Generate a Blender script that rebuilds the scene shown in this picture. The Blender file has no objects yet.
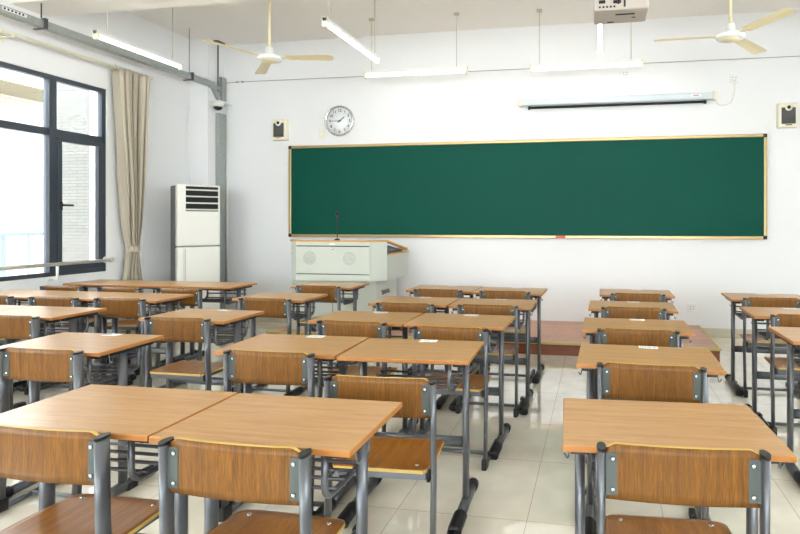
import bpy, bmesh, math, random
from mathutils import Vector, Matrix
random.seed(7)
PI = math.pi
COL = bpy.context.scene.collection

# ------------------------------------------------------------------ materials
def lin(r, g, b):
    f = lambda c: (c/255/12.92) if c/255 <= .04045 else ((c/255+.055)/1.055)**2.4
    return (f(r), f(g), f(b), 1)

def mat(name, col, rough=.5, metal=0, spec=.5, noise=0, nscale=20, bump=0, bscale=200, coat=0):
    m = bpy.data.materials.new(name); m.use_nodes = True
    nt = m.node_tree; b = nt.nodes['Principled BSDF']
    b.inputs['Base Color'].default_value = col
    b.inputs['Roughness'].default_value = rough
    b.inputs['Metallic'].default_value = metal
    b.inputs['Specular IOR Level'].default_value = spec
    b.inputs['Coat Weight'].default_value = coat
    tc = nt.nodes.new('ShaderNodeTexCoord')
    n = nt.nodes.new('ShaderNodeTexNoise'); n.inputs['Scale'].default_value = nscale
    n.inputs['Detail'].default_value = 4
    nt.links.new(tc.outputs['Object'], n.inputs['Vector'])
    mx = nt.nodes.new('ShaderNodeMix'); mx.data_type = 'RGBA'
    mx.inputs['A'].default_value = tuple(c*(1-noise) for c in col[:3])+(1,)
    mx.inputs['B'].default_value = tuple(min(1, c*(1+noise)) for c in col[:3])+(1,)
    nt.links.new(n.outputs['Fac'], mx.inputs['Factor'])
    nt.links.new(mx.outputs['Result'], b.inputs['Base Color'])
    if bump:
        n2 = nt.nodes.new('ShaderNodeTexNoise'); n2.inputs['Scale'].default_value = bscale
        nt.links.new(tc.outputs['Object'], n2.inputs['Vector'])
        bp = nt.nodes.new('ShaderNodeBump'); bp.inputs['Strength'].default_value = bump
        bp.inputs['Distance'].default_value = .002
        nt.links.new(n2.outputs['Fac'], bp.inputs['Height'])
        nt.links.new(bp.outputs['Normal'], b.inputs['Normal'])
    return m

def wood(name, dark, light, scale, rough=.35, contrast=(.3, .7), fine=.12, spec=.5):
    m = bpy.data.materials.new(name); m.use_nodes = True
    nt = m.node_tree; N = nt.nodes; L = nt.links; b = N['Principled BSDF']
    b.inputs['Roughness'].default_value = rough
    b.inputs['Specular IOR Level'].default_value = spec
    tc = N.new('ShaderNodeTexCoord'); oi = N.new('ShaderNodeObjectInfo')
    add = N.new('ShaderNodeVectorMath'); add.operation = 'ADD'
    mul = N.new('ShaderNodeVectorMath'); mul.operation = 'SCALE'; mul.inputs['Scale'].default_value = 13.7
    comb = N.new('ShaderNodeCombineXYZ')
    for i in range(3): L.new(oi.outputs['Random'], comb.inputs[i])
    L.new(comb.outputs[0], mul.inputs[0])
    L.new(tc.outputs['Object'], add.inputs[0]); L.new(mul.outputs[0], add.inputs[1])
    mp = N.new('ShaderNodeMapping'); mp.inputs['Scale'].default_value = scale
    L.new(add.outputs[0], mp.inputs['Vector'])
    n1 = N.new('ShaderNodeTexNoise'); n1.inputs['Scale'].default_value = 1; n1.inputs['Detail'].default_value = 6
    n1.inputs['Distortion'].default_value = .6
    L.new(mp.outputs[0], n1.inputs['Vector'])
    n2 = N.new('ShaderNodeTexNoise'); n2.inputs['Scale'].default_value = 6; n2.inputs['Detail'].default_value = 3
    L.new(mp.outputs[0], n2.inputs['Vector'])
    cr = N.new('ShaderNodeValToRGB')
    cr.color_ramp.elements[0].position = contrast[0]; cr.color_ramp.elements[0].color = dark
    cr.color_ramp.elements[1].position = contrast[1]; cr.color_ramp.elements[1].color = light
    L.new(n1.outputs['Fac'], cr.inputs['Fac'])
    mx = N.new('ShaderNodeMix'); mx.data_type = 'RGBA'; mx.blend_type = 'MULTIPLY'
    mx.inputs['Factor'].default_value = 1
    mr = N.new('ShaderNodeMapRange'); mr.inputs['From Min'].default_value = .35; mr.inputs['From Max'].default_value = .65
    mr.inputs['To Min'].default_value = 1-fine; mr.inputs['To Max'].default_value = 1+fine*.5
    L.new(n2.outputs['Fac'], mr.inputs['Value'])
    L.new(cr.outputs['Color'], mx.inputs['A']); L.new(mr.outputs['Result'], mx.inputs['B'])
    L.new(mx.outputs['Result'], b.inputs['Base Color'])
    bp = N.new('ShaderNodeBump'); bp.inputs['Strength'].default_value = .15; bp.inputs['Distance'].default_value = .0006
    L.new(n2.outputs['Fac'], bp.inputs['Height']); L.new(bp.outputs['Normal'], b.inputs['Normal'])
    return m

def emit(name, col, strength):
    m = bpy.data.materials.new(name); m.use_nodes = True
    b = m.node_tree.nodes['Principled BSDF']
    b.inputs['Base Color'].default_value = (.9, .9, .9, 1)
    b.inputs['Emission Color'].default_value = col
    b.inputs['Emission Strength'].default_value = strength
    return m

def glass(name, tint=(.96, .98, .98, 1)):
    m = bpy.data.materials.new(name); m.use_nodes = True
    nt = m.node_tree; N = nt.nodes; N.clear()
    o = N.new('ShaderNodeOutputMaterial'); t = N.new('ShaderNodeBsdfTransparent'); g = N.new('ShaderNodeBsdfGlossy')
    t.inputs['Color'].default_value = tint; g.inputs['Roughness'].default_value = .02
    f = N.new('ShaderNodeFresnel'); f.inputs['IOR'].default_value = 1.35
    mx = N.new('ShaderNodeMixShader')
    nt.links.new(f.outputs[0], mx.inputs[0]); nt.links.new(t.outputs[0], mx.inputs[1]); nt.links.new(g.outputs[0], mx.inputs[2])
    nt.links.new(mx.outputs[0], o.inputs['Surface'])
    return m

def tiles(name, c1, c2, mortar, bw, bh, ms, rough, offset=0, plane='XY', loc=(0, 0, 0), mottle=.05, spec=.5, mrough=None):
    m = bpy.data.materials.new(name); m.use_nodes = True
    nt = m.node_tree; N = nt.nodes; L = nt.links; b = N['Principled BSDF']
    b.inputs['Roughness'].default_value = rough; b.inputs['Specular IOR Level'].default_value = spec
    tc = N.new('ShaderNodeTexCoord'); sp = N.new('ShaderNodeSeparateXYZ'); cb = N.new('ShaderNodeCombineXYZ')
    L.new(tc.outputs['Object'], sp.inputs[0])
    ax = {'X': 0, 'Y': 1, 'Z': 2}
    for i, a in enumerate(plane): L.new(sp.outputs[ax[a]], cb.inputs[i])
    mp = N.new('ShaderNodeMapping'); mp.inputs['Location'].default_value = loc
    L.new(cb.outputs[0], mp.inputs['Vector'])
    br = N.new('ShaderNodeTexBrick'); br.offset = offset; br.inputs['Scale'].default_value = 1
    br.inputs['Brick Width'].default_value = bw; br.inputs['Row Height'].default_value = bh
    br.inputs['Mortar Size'].default_value = ms; br.inputs['Mortar Smooth'].default_value = .1
    br.inputs['Bias'].default_value = 0
    br.inputs['Color1'].default_value = c1; br.inputs['Color2'].default_value = c2; br.inputs['Mortar'].default_value = mortar
    L.new(mp.outputs[0], br.inputs['Vector'])
    n = N.new('ShaderNodeTexNoise'); n.inputs['Scale'].default_value = 7; n.inputs['Detail'].default_value = 6
    L.new(tc.outputs['Object'], n.inputs['Vector'])
    mr = N.new('ShaderNodeMapRange'); mr.inputs['From Min'].default_value = .3; mr.inputs['From Max'].default_value = .7
    mr.inputs['To Min'].default_value = 1-mottle; mr.inputs['To Max'].default_value = 1+mottle
    L.new(n.outputs['Fac'], mr.inputs['Value'])
    mx = N.new('ShaderNodeMix'); mx.data_type = 'RGBA'; mx.blend_type = 'MULTIPLY'; mx.inputs['Factor'].default_value = 1
    L.new(br.outputs['Color'], mx.inputs['A']); L.new(mr.outputs['Result'], mx.inputs['B'])
    L.new(mx.outputs['Result'], b.inputs['Base Color'])
    return m

M = {}
M['top'] = wood('desk_laminate', lin(166, 122, 72), lin(186, 144, 92), (3, 45, 45), .28, (.3, .7), .10)
M['edge'] = mat('desk_edge_band', lin(164, 106, 46), .45, noise=.1)
M['back'] = wood('backrest_plywood', lin(98, 60, 14), lin(126, 82, 24), (80, 80, 4), .42, (.3, .7), .36, .3)
M['seat'] = wood('seat_plywood', lin(128, 78, 24), lin(162, 106, 40), (40, 3.5, 40), .28, (.3, .7), .18)
M['ply'] = mat('plywood_edge', lin(200, 168, 92), .5, noise=.12, nscale=60)
M['steel'] = mat('grey_painted_steel', lin(98, 100, 103), .30, .55, .5, .06, 80, .05, 300)
M['bracket'] = mat('grey_green_bracket', lin(78, 84, 82), .45, .3)
M['rod'] = mat('dark_steel_rod', lin(86, 84, 88), .35, .5)
M['black'] = mat('black_plastic', lin(12, 12, 14), .42)
M['bolt'] = mat('zinc_bolt', lin(190, 192, 190), .25, .9)
M['paper'] = mat('white_paper', lin(238, 240, 240), .6)
M['ink'] = mat('grey_green_ink', lin(110, 132, 130), .6)
M['wall'] = mat('wall_paint', lin(236, 236, 236), .6, noise=.01, nscale=3, bump=.05, bscale=60)
M['ceil'] = mat('ceiling_paint', lin(244, 239, 232), .8, noise=.01, nscale=3)
M['floor'] = tiles('floor_tiles', lin(236, 229, 211), lin(232, 225, 206), lin(186, 176, 158), .61, .61, .002, .035,
                   0, 'XY', (.317, -2.404+.61*10, 0), .07, 1.0)
_b = M['floor'].node_tree.nodes['Principled BSDF']; _b.inputs['Coat Weight'].default_value = 1; _b.inputs['Coat Roughness'].default_value = .015; _b.inputs['Coat IOR'].default_value = 1.6
M['skirt'] = tiles('skirting_tiles', lin(208, 200, 178), lin(204, 196, 172), lin(150, 140, 120), .61, .3, .003, .2, 0, 'XZ', (.3, 0, 0), .05)
M['dais'] = tiles('dais_laminate', lin(190, 136, 104), lin(174, 120, 90), lin(110, 64, 40), 1.2, .19, .0022, .28, .4, 'XY', (0, 0, 0), .1)
M['riser'] = wood('dais_riser_wood', lin(104, 48, 20), lin(140, 72, 34), (3, 30, 30), .35)
M['nosing'] = mat('yellow_nosing', lin(196, 176, 108), .4, .3)
M['green'] = mat('green_board', lin(0, 76, 62), .5, 0, .15, .05, 2)
M['gold'] = mat('champagne_aluminium', lin(196, 170, 120), .3, .8)
M['white_metal'] = mat('white_enamel', lin(235, 236, 232), .35)
M['cream'] = mat('cream_plastic', lin(236, 230, 208), .4)
M['ivory'] = mat('ivory_blade', lin(232, 218, 176), .35)
M['mesh_grey'] = mat('speaker_grille', lin(78, 80, 78), .7, noise=.4, nscale=400)
M['chrome'] = mat('chrome', lin(215, 215, 212), .15, 1)
M['clockface'] = mat('clock_face', lin(240, 242, 244), .3)
M['podium'] = mat('podium_enamel', lin(190, 194, 182), .42, .1, .5, .02)
M['podium_shade'] = mat('podium_shade_enamel', lin(150, 152, 138), .45, .1)  # podium enamel darkened as on its shaded side; not assigned
M['podwood'] = mat('podium_wood_trim', lin(205, 150, 70), .4, noise=.12, nscale=30)
M['console'] = mat('dark_console', lin(40, 44, 56), .35)
M['acwhite'] = mat('air_conditioner_shell', lin(232, 230, 220), .35)
M['acgrey'] = mat('air_conditioner_side', lin(98, 100, 104), .45)
M['dark'] = mat('dark_slot', lin(20, 20, 22), .7)
M['frame'] = mat('window_frame_grey', lin(66, 74, 84), .35, .3)
M['galv'] = mat('galvanised_steel', lin(166, 172, 168), .4, .6, .5, .25, 40)
M['curtain'] = mat('beige_curtain', lin(184, 175, 156), .9, noise=.05, nscale=80, bump=.1, bscale=500)
M['glass'] = glass('window_glass')
M['tube'] = emit('lit_tube', (1, .95, .88, 1), 6)
M['wire'] = mat('grey_wire', lin(150, 146, 138), .5)
M['hanger'] = mat('hanger_rod', lin(205, 198, 176), .5)
M['red'] = mat('red_plastic', lin(190, 30, 30), .4)
M['screen_tube'] = mat('screen_housing', lin(214, 224, 226), .35)
M['projector'] = mat('projector_shell', lin(178, 168, 158), .5)
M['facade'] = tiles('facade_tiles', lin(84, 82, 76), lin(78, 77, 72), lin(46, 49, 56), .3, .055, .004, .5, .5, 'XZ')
M['facade2'] = tiles('facade_cream_tiles', lin(150, 138, 122), lin(146, 132, 116), lin(110, 84, 72), .24, .12, .008, .5, .5, 'YZ')
M['eave'] = tiles('eave_soffit', lin(140, 132, 108), lin(134, 126, 102), lin(96, 90, 70), .4, .1, .012, .6, 0, 'YZ')
M['ground'] = mat('courtyard_paving', lin(200, 198, 190), .8, noise=.08)
M['bluepanel'] = mat('blue_grey_panel', lin(112, 122, 134), .4)
M['stainless'] = mat('stainless_tube', lin(226, 224, 218), .3, .35)

# ------------------------------------------------------------------ mesh helpers
def box(bm, x0, x1, y0, y1, z0, z1, bev=0, mi=0, rot=None):
    t = bmesh.new()
    bmesh.ops.create_cube(t, size=1)
    for v in t.verts:
        v.co = Vector(((x0+x1)/2+v.co.x*(x1-x0), (y0+y1)/2+v.co.y*(y1-y0), (z0+z1)/2+v.co.z*(z1-z0)))
    if bev: bmesh.ops.bevel(t, geom=list(t.edges), offset=bev, segments=2, affect='EDGES', profile=.5)
    merge(bm, t, mi, rot); t.free()

def merge(bm, t, mi=0, rot=None):
    vm = {}
    for v in t.verts: vm[v] = bm.verts.new(rot @ v.co if rot else v.co)
    for f in t.faces:
        try: nf = bm.faces.new([vm[v] for v in f.verts]); nf.material_index = mi; nf.smooth = f.smooth
        except ValueError: pass

def sweep(bm, pts, side, a, b, seg=10, mi=0, closed=False, caps=True):
    pts = [Vector(p) for p in pts]; S = Vector(side).normalized(); n = len(pts); rings = []
    for i, p in enumerate(pts):
        if closed: T = (pts[(i+1) % n]-pts[i-1])
        elif i == 0: T = pts[1]-pts[0]
        elif i == n-1: T = pts[-1]-pts[-2]
        else: T = (pts[i+1]-pts[i]).normalized()+(pts[i]-pts[i-1]).normalized()
        T.normalize(); B = T.cross(S).normalized(); S2 = B.cross(T).normalized()
        rings.append([bm.verts.new(p+S2*a*math.cos(2*PI*k/seg)+B*b*math.sin(2*PI*k/seg)) for k in range(seg)])
    rng = range(n) if closed else range(n-1)
    for i in rng:
        r0, r1 = rings[i], rings[(i+1) % n]
        for k in range(seg):
            f = bm.faces.new((r0[k], r0[(k+1) % seg], r1[(k+1) % seg], r1[k])); f.smooth = True; f.material_index = mi
    if caps and not closed:
        for r in (list(reversed(rings[0])), rings[-1]):
            f = bm.faces.new(r); f.material_index = mi

def tube(bm, pts, r, seg=10, mi=0, **k):
    pts = [Vector(p) for p in pts]; d = (pts[-1]-pts[0])
    s = Vector((1, 0, 0))
    if abs(d.normalized().x) > .8: s = Vector((0, 0, 1))
    if len(pts) > 2:
        nn = (pts[1]-pts[0]).cross(pts[-1]-pts[1])
        if nn.length > 1e-6: s = nn
    sweep(bm, pts, s, r, r, seg, mi, **k)

def fillet(pts, r, n=5):
    pts = [Vector(p) for p in pts]; out = [pts[0]]
    for i in range(1, len(pts)-1):
        p = pts[i]; a = (pts[i-1]-p); b = (pts[i+1]-p); rr = min(r, a.length*.48, b.length*.48)
        p0 = p+a.normalized()*rr; p1 = p+b.normalized()*rr
        for k in range(n+1):
            t = k/n; out.append(p0*(1-t)**2+p*2*t*(1-t)+p1*t*t)
    out.append(pts[-1]); return out

def lathe(bm, prof, cx=0, cy=0, cz=0, seg=24, axis='Z', mi=0, cap=True):
    rings = []
    for r, h in prof:
        ring = []
        for k in range(seg):
            a = 2*PI*k/seg; c, s = r*math.cos(a), r*math.sin(a)
            if axis == 'Z': co = (cx+c, cy+s, cz+h)
            elif axis == 'Y': co = (cx+c, cy+h, cz+s)
            else: co = (cx+h, cy+c, cz+s)
            ring.append(bm.verts.new(co))
        rings.append(ring)
    for r0, r1 in zip(rings, rings[1:]):
        for k in range(seg):
            f = bm.faces.new((r0[k], r0[(k+1) % seg], r1[(k+1) % seg], r1[k])); f.smooth = True; f.material_index = mi
    for r in (rings[0], rings[-1]):
        if cap:
            try: f = bm.faces.new(r); f.material_index = mi
            except ValueError: pass

def obj(name, bm, mats, parent=None, **props):
    bmesh.ops.recalc_face_normals(bm, faces=list(bm.faces))
    me = bpy.data.meshes.new(name); bm.to_mesh(me); bm.free()
    for m in (mats if isinstance(mats, (list, tuple)) else [mats]): me.materials.append(m)
    o = bpy.data.objects.new(name, me); COL.objects.link(o)
    if parent: o.parent = parent
    for k, v in props.items(): o[k] = v
    return o

def B(): return bmesh.new()
def empty(name, loc=(0, 0, 0), rz=0, **props):
    o = bpy.data.objects.new(name, None); COL.objects.link(o); o.location = loc; o.rotation_euler = (0, 0, rz)
    o.empty_display_size = .05
    for k, v in props.items(): o[k] = v
    return o
def copy_tree(o, parent=None):
    c = o.copy(); COL.objects.link(c); c.parent = parent
    for ch in list(o.children): copy_tree(ch, c)
    return c
def bx(name, mats, parent, *a, **k):
    props = {q: k.pop(q) for q in ('label', 'category', 'group', 'kind') if q in k}
    bm = B(); box(bm, *a, **k); return obj(name, bm, mats, parent, **props)

def panel(bm, x0, x1, nx, ny, top, bot, yf, t, edge_mi=1):
    """curved plywood panel standing in XZ: yf(x, z) gives its middle surface"""
    F, R = [], []
    for i in range(nx+1):
        x = x0+(x1-x0)*i/nx; a, b = [], []
        for j in range(ny+1):
            z = bot(x)+(top(x)-bot(x))*j/ny
            y = yf(x, z); a.append(bm.verts.new((x, y-t/2, z))); b.append(bm.verts.new((x, y+t/2, z)))
        F.append(a); R.append(b)
    for i in range(nx):
        for j in range(ny):
            for G in (F, R):
                f = bm.faces.new((G[i][j], G[i+1][j], G[i+1][j+1], G[i][j+1])); f.smooth = True
    for i in range(nx):
        for j in (0, ny):
            f = bm.faces.new((F[i][j], F[i+1][j], R[i+1][j], R[i][j])); f.material_index = edge_mi
    for i in (0, nx):
        for j in range(ny):
            f = bm.faces.new((F[i][j], F[i][j+1], R[i][j+1], R[i][j])); f.material_index = edge_mi

def text_bm(s, size, mat4):
    cu = bpy.data.curves.new('t', 'FONT'); cu.body = s; cu.size = size; cu.align_x = 'CENTER'; cu.align_y = 'CENTER'; cu.extrude = .0008
    o = bpy.data.objects.new('t', cu); COL.objects.link(o)
    dg = bpy.context.evaluated_depsgraph_get(); me = bpy.data.meshes.new_from_object(o.evaluated_get(dg))
    bm = B(); bm.from_mesh(me); bm.transform(mat4)
    bpy.data.objects.remove(o); bpy.data.curves.remove(cu); bpy.data.meshes.remove(me)
    return bm

# ------------------------------------------------------------------ the room
H_C = 3.76; YW = 6.604; XL = -5.32; XR = 3.5; YB = -4.4
S = dict(kind='structure')
bx('floor', M['floor'], None, XL-.2, XR+.2, YB-.2, YW+.2, -.1, 0, **S)
bx('ceiling', M['ceil'], None, XL-.2, XR+.2, YB-.2, YW+.2, H_C, H_C+.15, **S)
bx('wall_front', M['wall'], None, XL-.2, XR+.2, YW, YW+.2, 0, H_C, **S)
bm = B()
bw = [(-4.6, -1.3), (-.5, 2.8)]; xx = XL-.2  # openings for the added back windows
for a_, b_ in bw:
    box(bm, xx, a_, YB-.2, YB, 0, H_C); box(bm, a_, b_, YB-.2, YB, 0, .9); box(bm, a_, b_, YB-.2, YB, 3.0, H_C); xx = b_
box(bm, xx, XR+.2, YB-.2, YB, 0, H_C)
obj('wall_back', bm, M['wall'], None, **S)
def wall_with_holes(name, x0, x1, holes):
    bm = B(); y = YB
    for (a, b, z0, z1) in holes:
        box(bm, x0, x1, y, a, 0, H_C); box(bm, x0, x1, a, b, 0, z0); box(bm, x0, x1, a, b, z1, H_C); y = b
    box(bm, x0, x1, y, YW, 0, H_C)
    return obj(name, bm, M['wall'], None, **S)
WZ0, WZ1 = .80, 2.80
wall_with_holes('wall_left', XL-.22, XL, [(-2.6, 1.4, WZ0, WZ1), (2.0, 5.085, WZ0, WZ1)])
wall_with_holes('wall_right', XR, XR+.2, [(-2.6, 0.2, 1.6, 2.8), (1.6, 4.6, 1.6, 2.8)])  # holes for the added right-hand windows
# corner column, beam, recess outline
bx('trim_1', M['wall'], None, XL, -5.05, 6.30, YW, 0, H_C, **S)
bx('trim_2', M['ceil'], None, XL, XR, 4.10, 4.43, 3.35, H_C, **S)
bm = B()
for a, b, c, d in ((5.55, 5.57, .1, 2.86), (6.24, 6.26, .1, 2.86), (5.55, 6.26, 2.85, 2.87)):
    box(bm, XL, XL+.006, a, b, c, d)
obj('trim_3', bm, M['wall'], None, **S)
bx('baseboard_front', M['skirt'], None, -5.05, XR, YW-.012, YW, 0, .10, **S)
bx('baseboard_left', M['skirt'], None, XL, XL+.012, YB, 6.30, 0, .10, **S)

def window(name, side_x, y0, y1, z0, z1, mull, transom, sashes, inward=1, handle=None):
    root = empty(name, (side_x, (y0+y1)/2, z0), **S); yc = (y0+y1)/2
    X0, X1 = (-.075, -.015) if inward > 0 else (.015, .075)
    w = .045
    bm = B()
    ys = [y0]+mull+[y1]
    box(bm, X0, X1, y0-yc, y1-yc, 0, w); box(bm, X0, X1, y0-yc, y1-yc, z1-z0-w, z1-z0)
    box(bm, X0, X1, y0-yc, y0-yc+w, w, z1-z0-w); box(bm, X0, X1, y1-yc-w, y1-yc, w, z1-z0-w)
    for m_ in mull: box(bm, X0, X1+.012*inward, m_-yc-.036, m_-yc+.036, w, z1-z0-w)
    for a, b in zip(ys, ys[1:]):
        box(bm, X0, X1, a-yc+.02, b-yc-.02, transom-z0-.035, transom-z0+.035)
    obj('window_frame', bm, M['frame'], root)
    for i, (a, b) in enumerate(zip(ys, ys[1:])):
        sash = i in sashes
        if sash:
            bm = B(); s0, s1 = a-yc+.05, b-yc-.05; q0, q1 = w, transom-z0-.035; k = .045
            xa, xb = (X0+.02, X1+.012) if inward > 0 else (X0-.012, X1-.02)
            box(bm, xa, xb, s0, s1, q0, q0+.09, .004); box(bm, xa, xb, s0, s1, q1-k, q1, .004)
            box(bm, xa, xb, s0, s0+k, q0+.09, q1-k, .004); box(bm, xa, xb, s1-k, s1, q0+.09, q1-k, .004)
            so = obj('sash', bm, M['frame'], root)
            if handle:
                bm = B(); hx = xb if inward > 0 else xa
                box(bm, hx, hx+.012*inward, s0+.012, s0+.04, handle-z0-.05, handle-z0+.03, .002)
                box(bm, hx+.012*inward, hx+.03*inward, s0+.016, s0+.14, handle-z0-.012, handle-z0+.008, .002)
                obj('handle', bm, M['black'], so)
        xm = (X0+X1)/2
        bm = B(); box(bm, xm-.003, xm+.003, a-yc+.03, b-yc-.03, w, transom-z0-.03); obj('pane', bm, M['glass'], root)
        bm = B(); box(bm, xm-.003, xm+.003, a-yc+.03, b-yc-.03, transom-z0+.03, z1-z0-w); obj('pane', bm, M['glass'], root)
    bm = B(); box(bm, -.03 if inward > 0 else -.004, .004 if inward > 0 else .03, y0-yc, y1-yc, -.02, .004)
    obj('window_sill', bm, M['white_metal'], root)
    return root
window('window_1', XL, 2.0, 5.085, WZ0, WZ1, [2.6, 4.495], 2.235, (2,), 1, 1.515)
window('window_2', XL, -2.6, 1.4, WZ0, WZ1, [-2.0, .8], 2.235, (0, 2), 1, 1.515)
window('window_3', XR, -2.6, .2, 1.6, 2.8, [-1.2], 2.3, (), -1)  # added on the unseen right wall to let in sky light
window('window_4', XR, 1.6, 4.6, 1.6, 2.8, [3.1], 2.3, (), -1)  # likewise added out of view for light from the right

for k_, (a_, b_) in enumerate(bw):  # windows added behind the camera to light the front wall evenly
    added_win = empty('window_%d' % (5+k_), ((a_+b_)/2, YB-.1, .9), **S); hw_ = (b_-a_)/2
    bm = B()
    for q in (-hw_, -hw_/3-.03, hw_/3-.03, hw_-.06): box(bm, q, q+.06, -.03, .03, 0, 2.1)
    box(bm, -hw_, hw_, -.03, .03, 0, .05); box(bm, -hw_, hw_, -.03, .03, 2.05, 2.1); box(bm, -hw_, hw_, -.03, .03, 1.45, 1.51)
    obj('window_frame', bm, M['frame'], added_win)
    bm = B(); box(bm, -hw_, hw_, -.003, .003, .05, 2.05); obj('pane', bm, M['glass'], added_win)
# guard rail in front of the window
rail = empty('guard_rail', (XL, 3.5, .93), label='horizontal stainless guard rail across the lower part of the window', category='rail')
bm = B(); tube(bm, [(.10, -1.45, 0), (.10, 1.53, 0)], .017, 14); tube(bm, [(.10, 1.53, 0), (.10, 1.555, 0)], .026, 14)
obj('rail_tube', bm, M['stainless'], rail)
for y in (-1.2, .95, 1.5 if False else 1.545):
    if y > 1.5:
        bm = B(); tube(bm, [(0, 1.565, 0), (.10, 1.565, 0)], .016, 10); tube(bm, [(0, 1.565, 0), (.01, 1.565, 0)], .035, 12)
    else:
        bm = B(); tube(bm, [(.0, y, -.155), (.10, y, -.155), (.10, y, -.02)], .012, 10); tube(bm, [(0, y, -.155), (.01, y, -.155)], .03, 12)
    obj('rail_bracket', bm, M['white_metal'], rail)

# ------------------------------------------------------------------ outside
bx('courtyard_ground', M['ground'], None, -40, XL-3, -20, 30, -4.1, -4.0, **S)
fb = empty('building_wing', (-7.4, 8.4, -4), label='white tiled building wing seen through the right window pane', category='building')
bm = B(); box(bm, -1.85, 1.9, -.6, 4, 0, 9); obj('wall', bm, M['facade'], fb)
ob = empty('building', (-15, 7, -4), label='overexposed cream building opposite, seen through the left window pane', category='building')
bm = B(); box(bm, -2, 0, -12, 11, 0, 8.6); obj('wall', bm, M['facade2'], ob)
bm = B(); box(bm, -2, 1.5, -12, 11, 8.6, 9.0); obj('eave', bm, M['eave'], ob)
for y in (-8, -4, 0, 4, 7.6):
    bm = B(); box(bm, 0, .05, y, y+1.6, 4.9, 6.7); f = obj('window', bm, M['white_metal'], ob)
    bm = B(); box(bm, .05, .06, y+.1, y+1.5, 5.0, 6.6); obj('pane', bm, M['acgrey'], f)
br = empty('balcony_railing', (-11.5, 9.5, -4), label='blue-grey balcony railing in front of the building opposite', category='railing')
bm = B(); box(bm, -.03, .03, -4, 3, 5.05, 5.12); obj('top_rail', bm, M['bluepanel'], br)
bm = B(); box(bm, -1.2, .1, -4, 3, 4.0, 4.2); obj('slab', bm, M['white_metal'], br)
for k in range(14):
    bm = B(); box(bm, -.02, .02, -3.95+k*.52, -3.95+k*.52+(.10 if k % 3 == 0 else .03), 4.2, 5.05); obj('post', bm, M['bluepanel'], br)
bm = B(); box(bm, -1.2, -.9, -4, -3.7, 0, 4.0); box(bm, -1.2, -.9, 2.5, 2.8, 0, 4.0); obj('support', bm, M['white_metal'], br)

# ------------------------------------------------------------------ teaching platform
DX0, DX1, DY0, DZ = -3.62, 1.16, 5.42, .13
tp = empty('teaching_platform', ((DX0+DX1)/2, (DY0+YW)/2, 0), label='low wooden teaching platform in front of the green chalkboard', category='platform')
hx, hy = (DX1-DX0)/2, (YW-.012-DY0)/2
bm = B(); box(bm, -hx, hx, -hy, hy, DZ-.02, DZ); obj('platform_top', bm, M['dais'], tp)
bm = B(); box(bm, -hx+.01, hx-.01, -hy+.01, hy, 0, DZ-.02); obj('riser', bm, M['riser'], tp)
bm = B(); box(bm, -hx-.004, hx+.004, -hy-.006, -hy+.022, DZ-.022, DZ+.004, .003); box(bm, hx-.02, hx+.006, -hy, hy, DZ-.022, DZ+.004, .003)
box(bm, -hx-.006, -hx+.02, -hy, hy, DZ-.022, DZ+.004, .003)
obj('nosing', bm, M['nosing'], tp, label='yellow metal nosing')

# ------------------------------------------------------------------ chalkboard
X0, X1, Z0, Z1 = -4.055, 1.901, 1.143, 2.352
cb = empty('chalkboard', ((X0+X1)/2, YW, Z0), label='long green chalkboard with gold frame on the front wall', category='chalkboard')
w2, hh = (X1-X0)/2, Z1-Z0
bm = B(); box(bm, -w2+.02, w2-.02, -.035, -.005, .02, hh-.02); obj('writing_surface', bm, M['green'], cb)
for a in ((-w2+.03, w2-.03, -.05, 0, hh-.036, hh), (-w2+.03, w2-.03, -.05, 0, 0, .036), (-w2, -w2+.034, -.05, 0, .03, hh-.03), (w2-.034, w2, -.05, 0, .03, hh-.03)):
    bm = B(); box(bm, *a, bev=.006); obj('frame', bm, M['gold'], cb)
for sx in (-1, 1):
    for z in (0, hh-.045):
        bm = B(); xa = sx*w2; box(bm, min(xa, xa-sx*.045), max(xa, xa-sx*.045), -.054, 0, z, z+.045, .006); obj('corner_cap', bm, M['black'], cb)
rm = bx('board_magnet', M['red'], None, -.51, -.39, YW-.075, YW-.0505, 1.15, 1.178, bev=.004, label='small red clip on the bottom frame of the chalkboard', category='magnet')

# ------------------------------------------------------------------ clock
ck = empty('wall_clock', (-3.34, YW, 2.665), label='round wall clock with silver rim above the chalkboard', category='clock')
bm = B(); lathe(bm, [(.20, 0), (.205, -.02), (.20, -.045), (.185, -.05), (.176, -.04), (.174, -.02)], seg=48, axis='Y', cap=False); obj('rim', bm, M['chrome'], ck)
bm = B(); lathe(bm, [(.0001, -.02), (.176, -.02), (.176, -.004)], seg=48, axis='Y'); obj('clock_face', bm, M['clockface'], ck)
for h in range(1, 13):
    a = PI/2-h*PI/6
    t = text_bm(str(h), .052, Matrix.Translation((.138*math.cos(a), -.0215, .138*math.sin(a))) @ Matrix.Rotation(PI/2, 4, 'X'))
    obj('numeral', t, M['black'], ck)
def hand(name, ang, ln, w, y):
    bm = B(); R = Matrix.Rotation(-(ang-PI/2) , 4, 'Y')
    box(bm, -w/2, w/2, y, y+.002, -.03, ln, 0, 0, R); obj(name, bm, M['black'], ck)
hand('hour_hand', PI/2-(1.75*PI/6)+0, .085, .011, -.028)
hand('minute_hand', PI/2-(9.0*PI/6), .125, .007, -.031)
bm = B(); lathe(bm, [(.0001, -.036), (.01, -.034), (.01, -.02)], seg=16, axis='Y'); obj('hub', bm, M['black'], ck)
bx('junction_box', M['cream'], None, -3.63, -3.565, YW-.02, YW, 2.46, 2.56, bev=.004, label='small cream junction box beside the wall clock', category='box')

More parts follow.
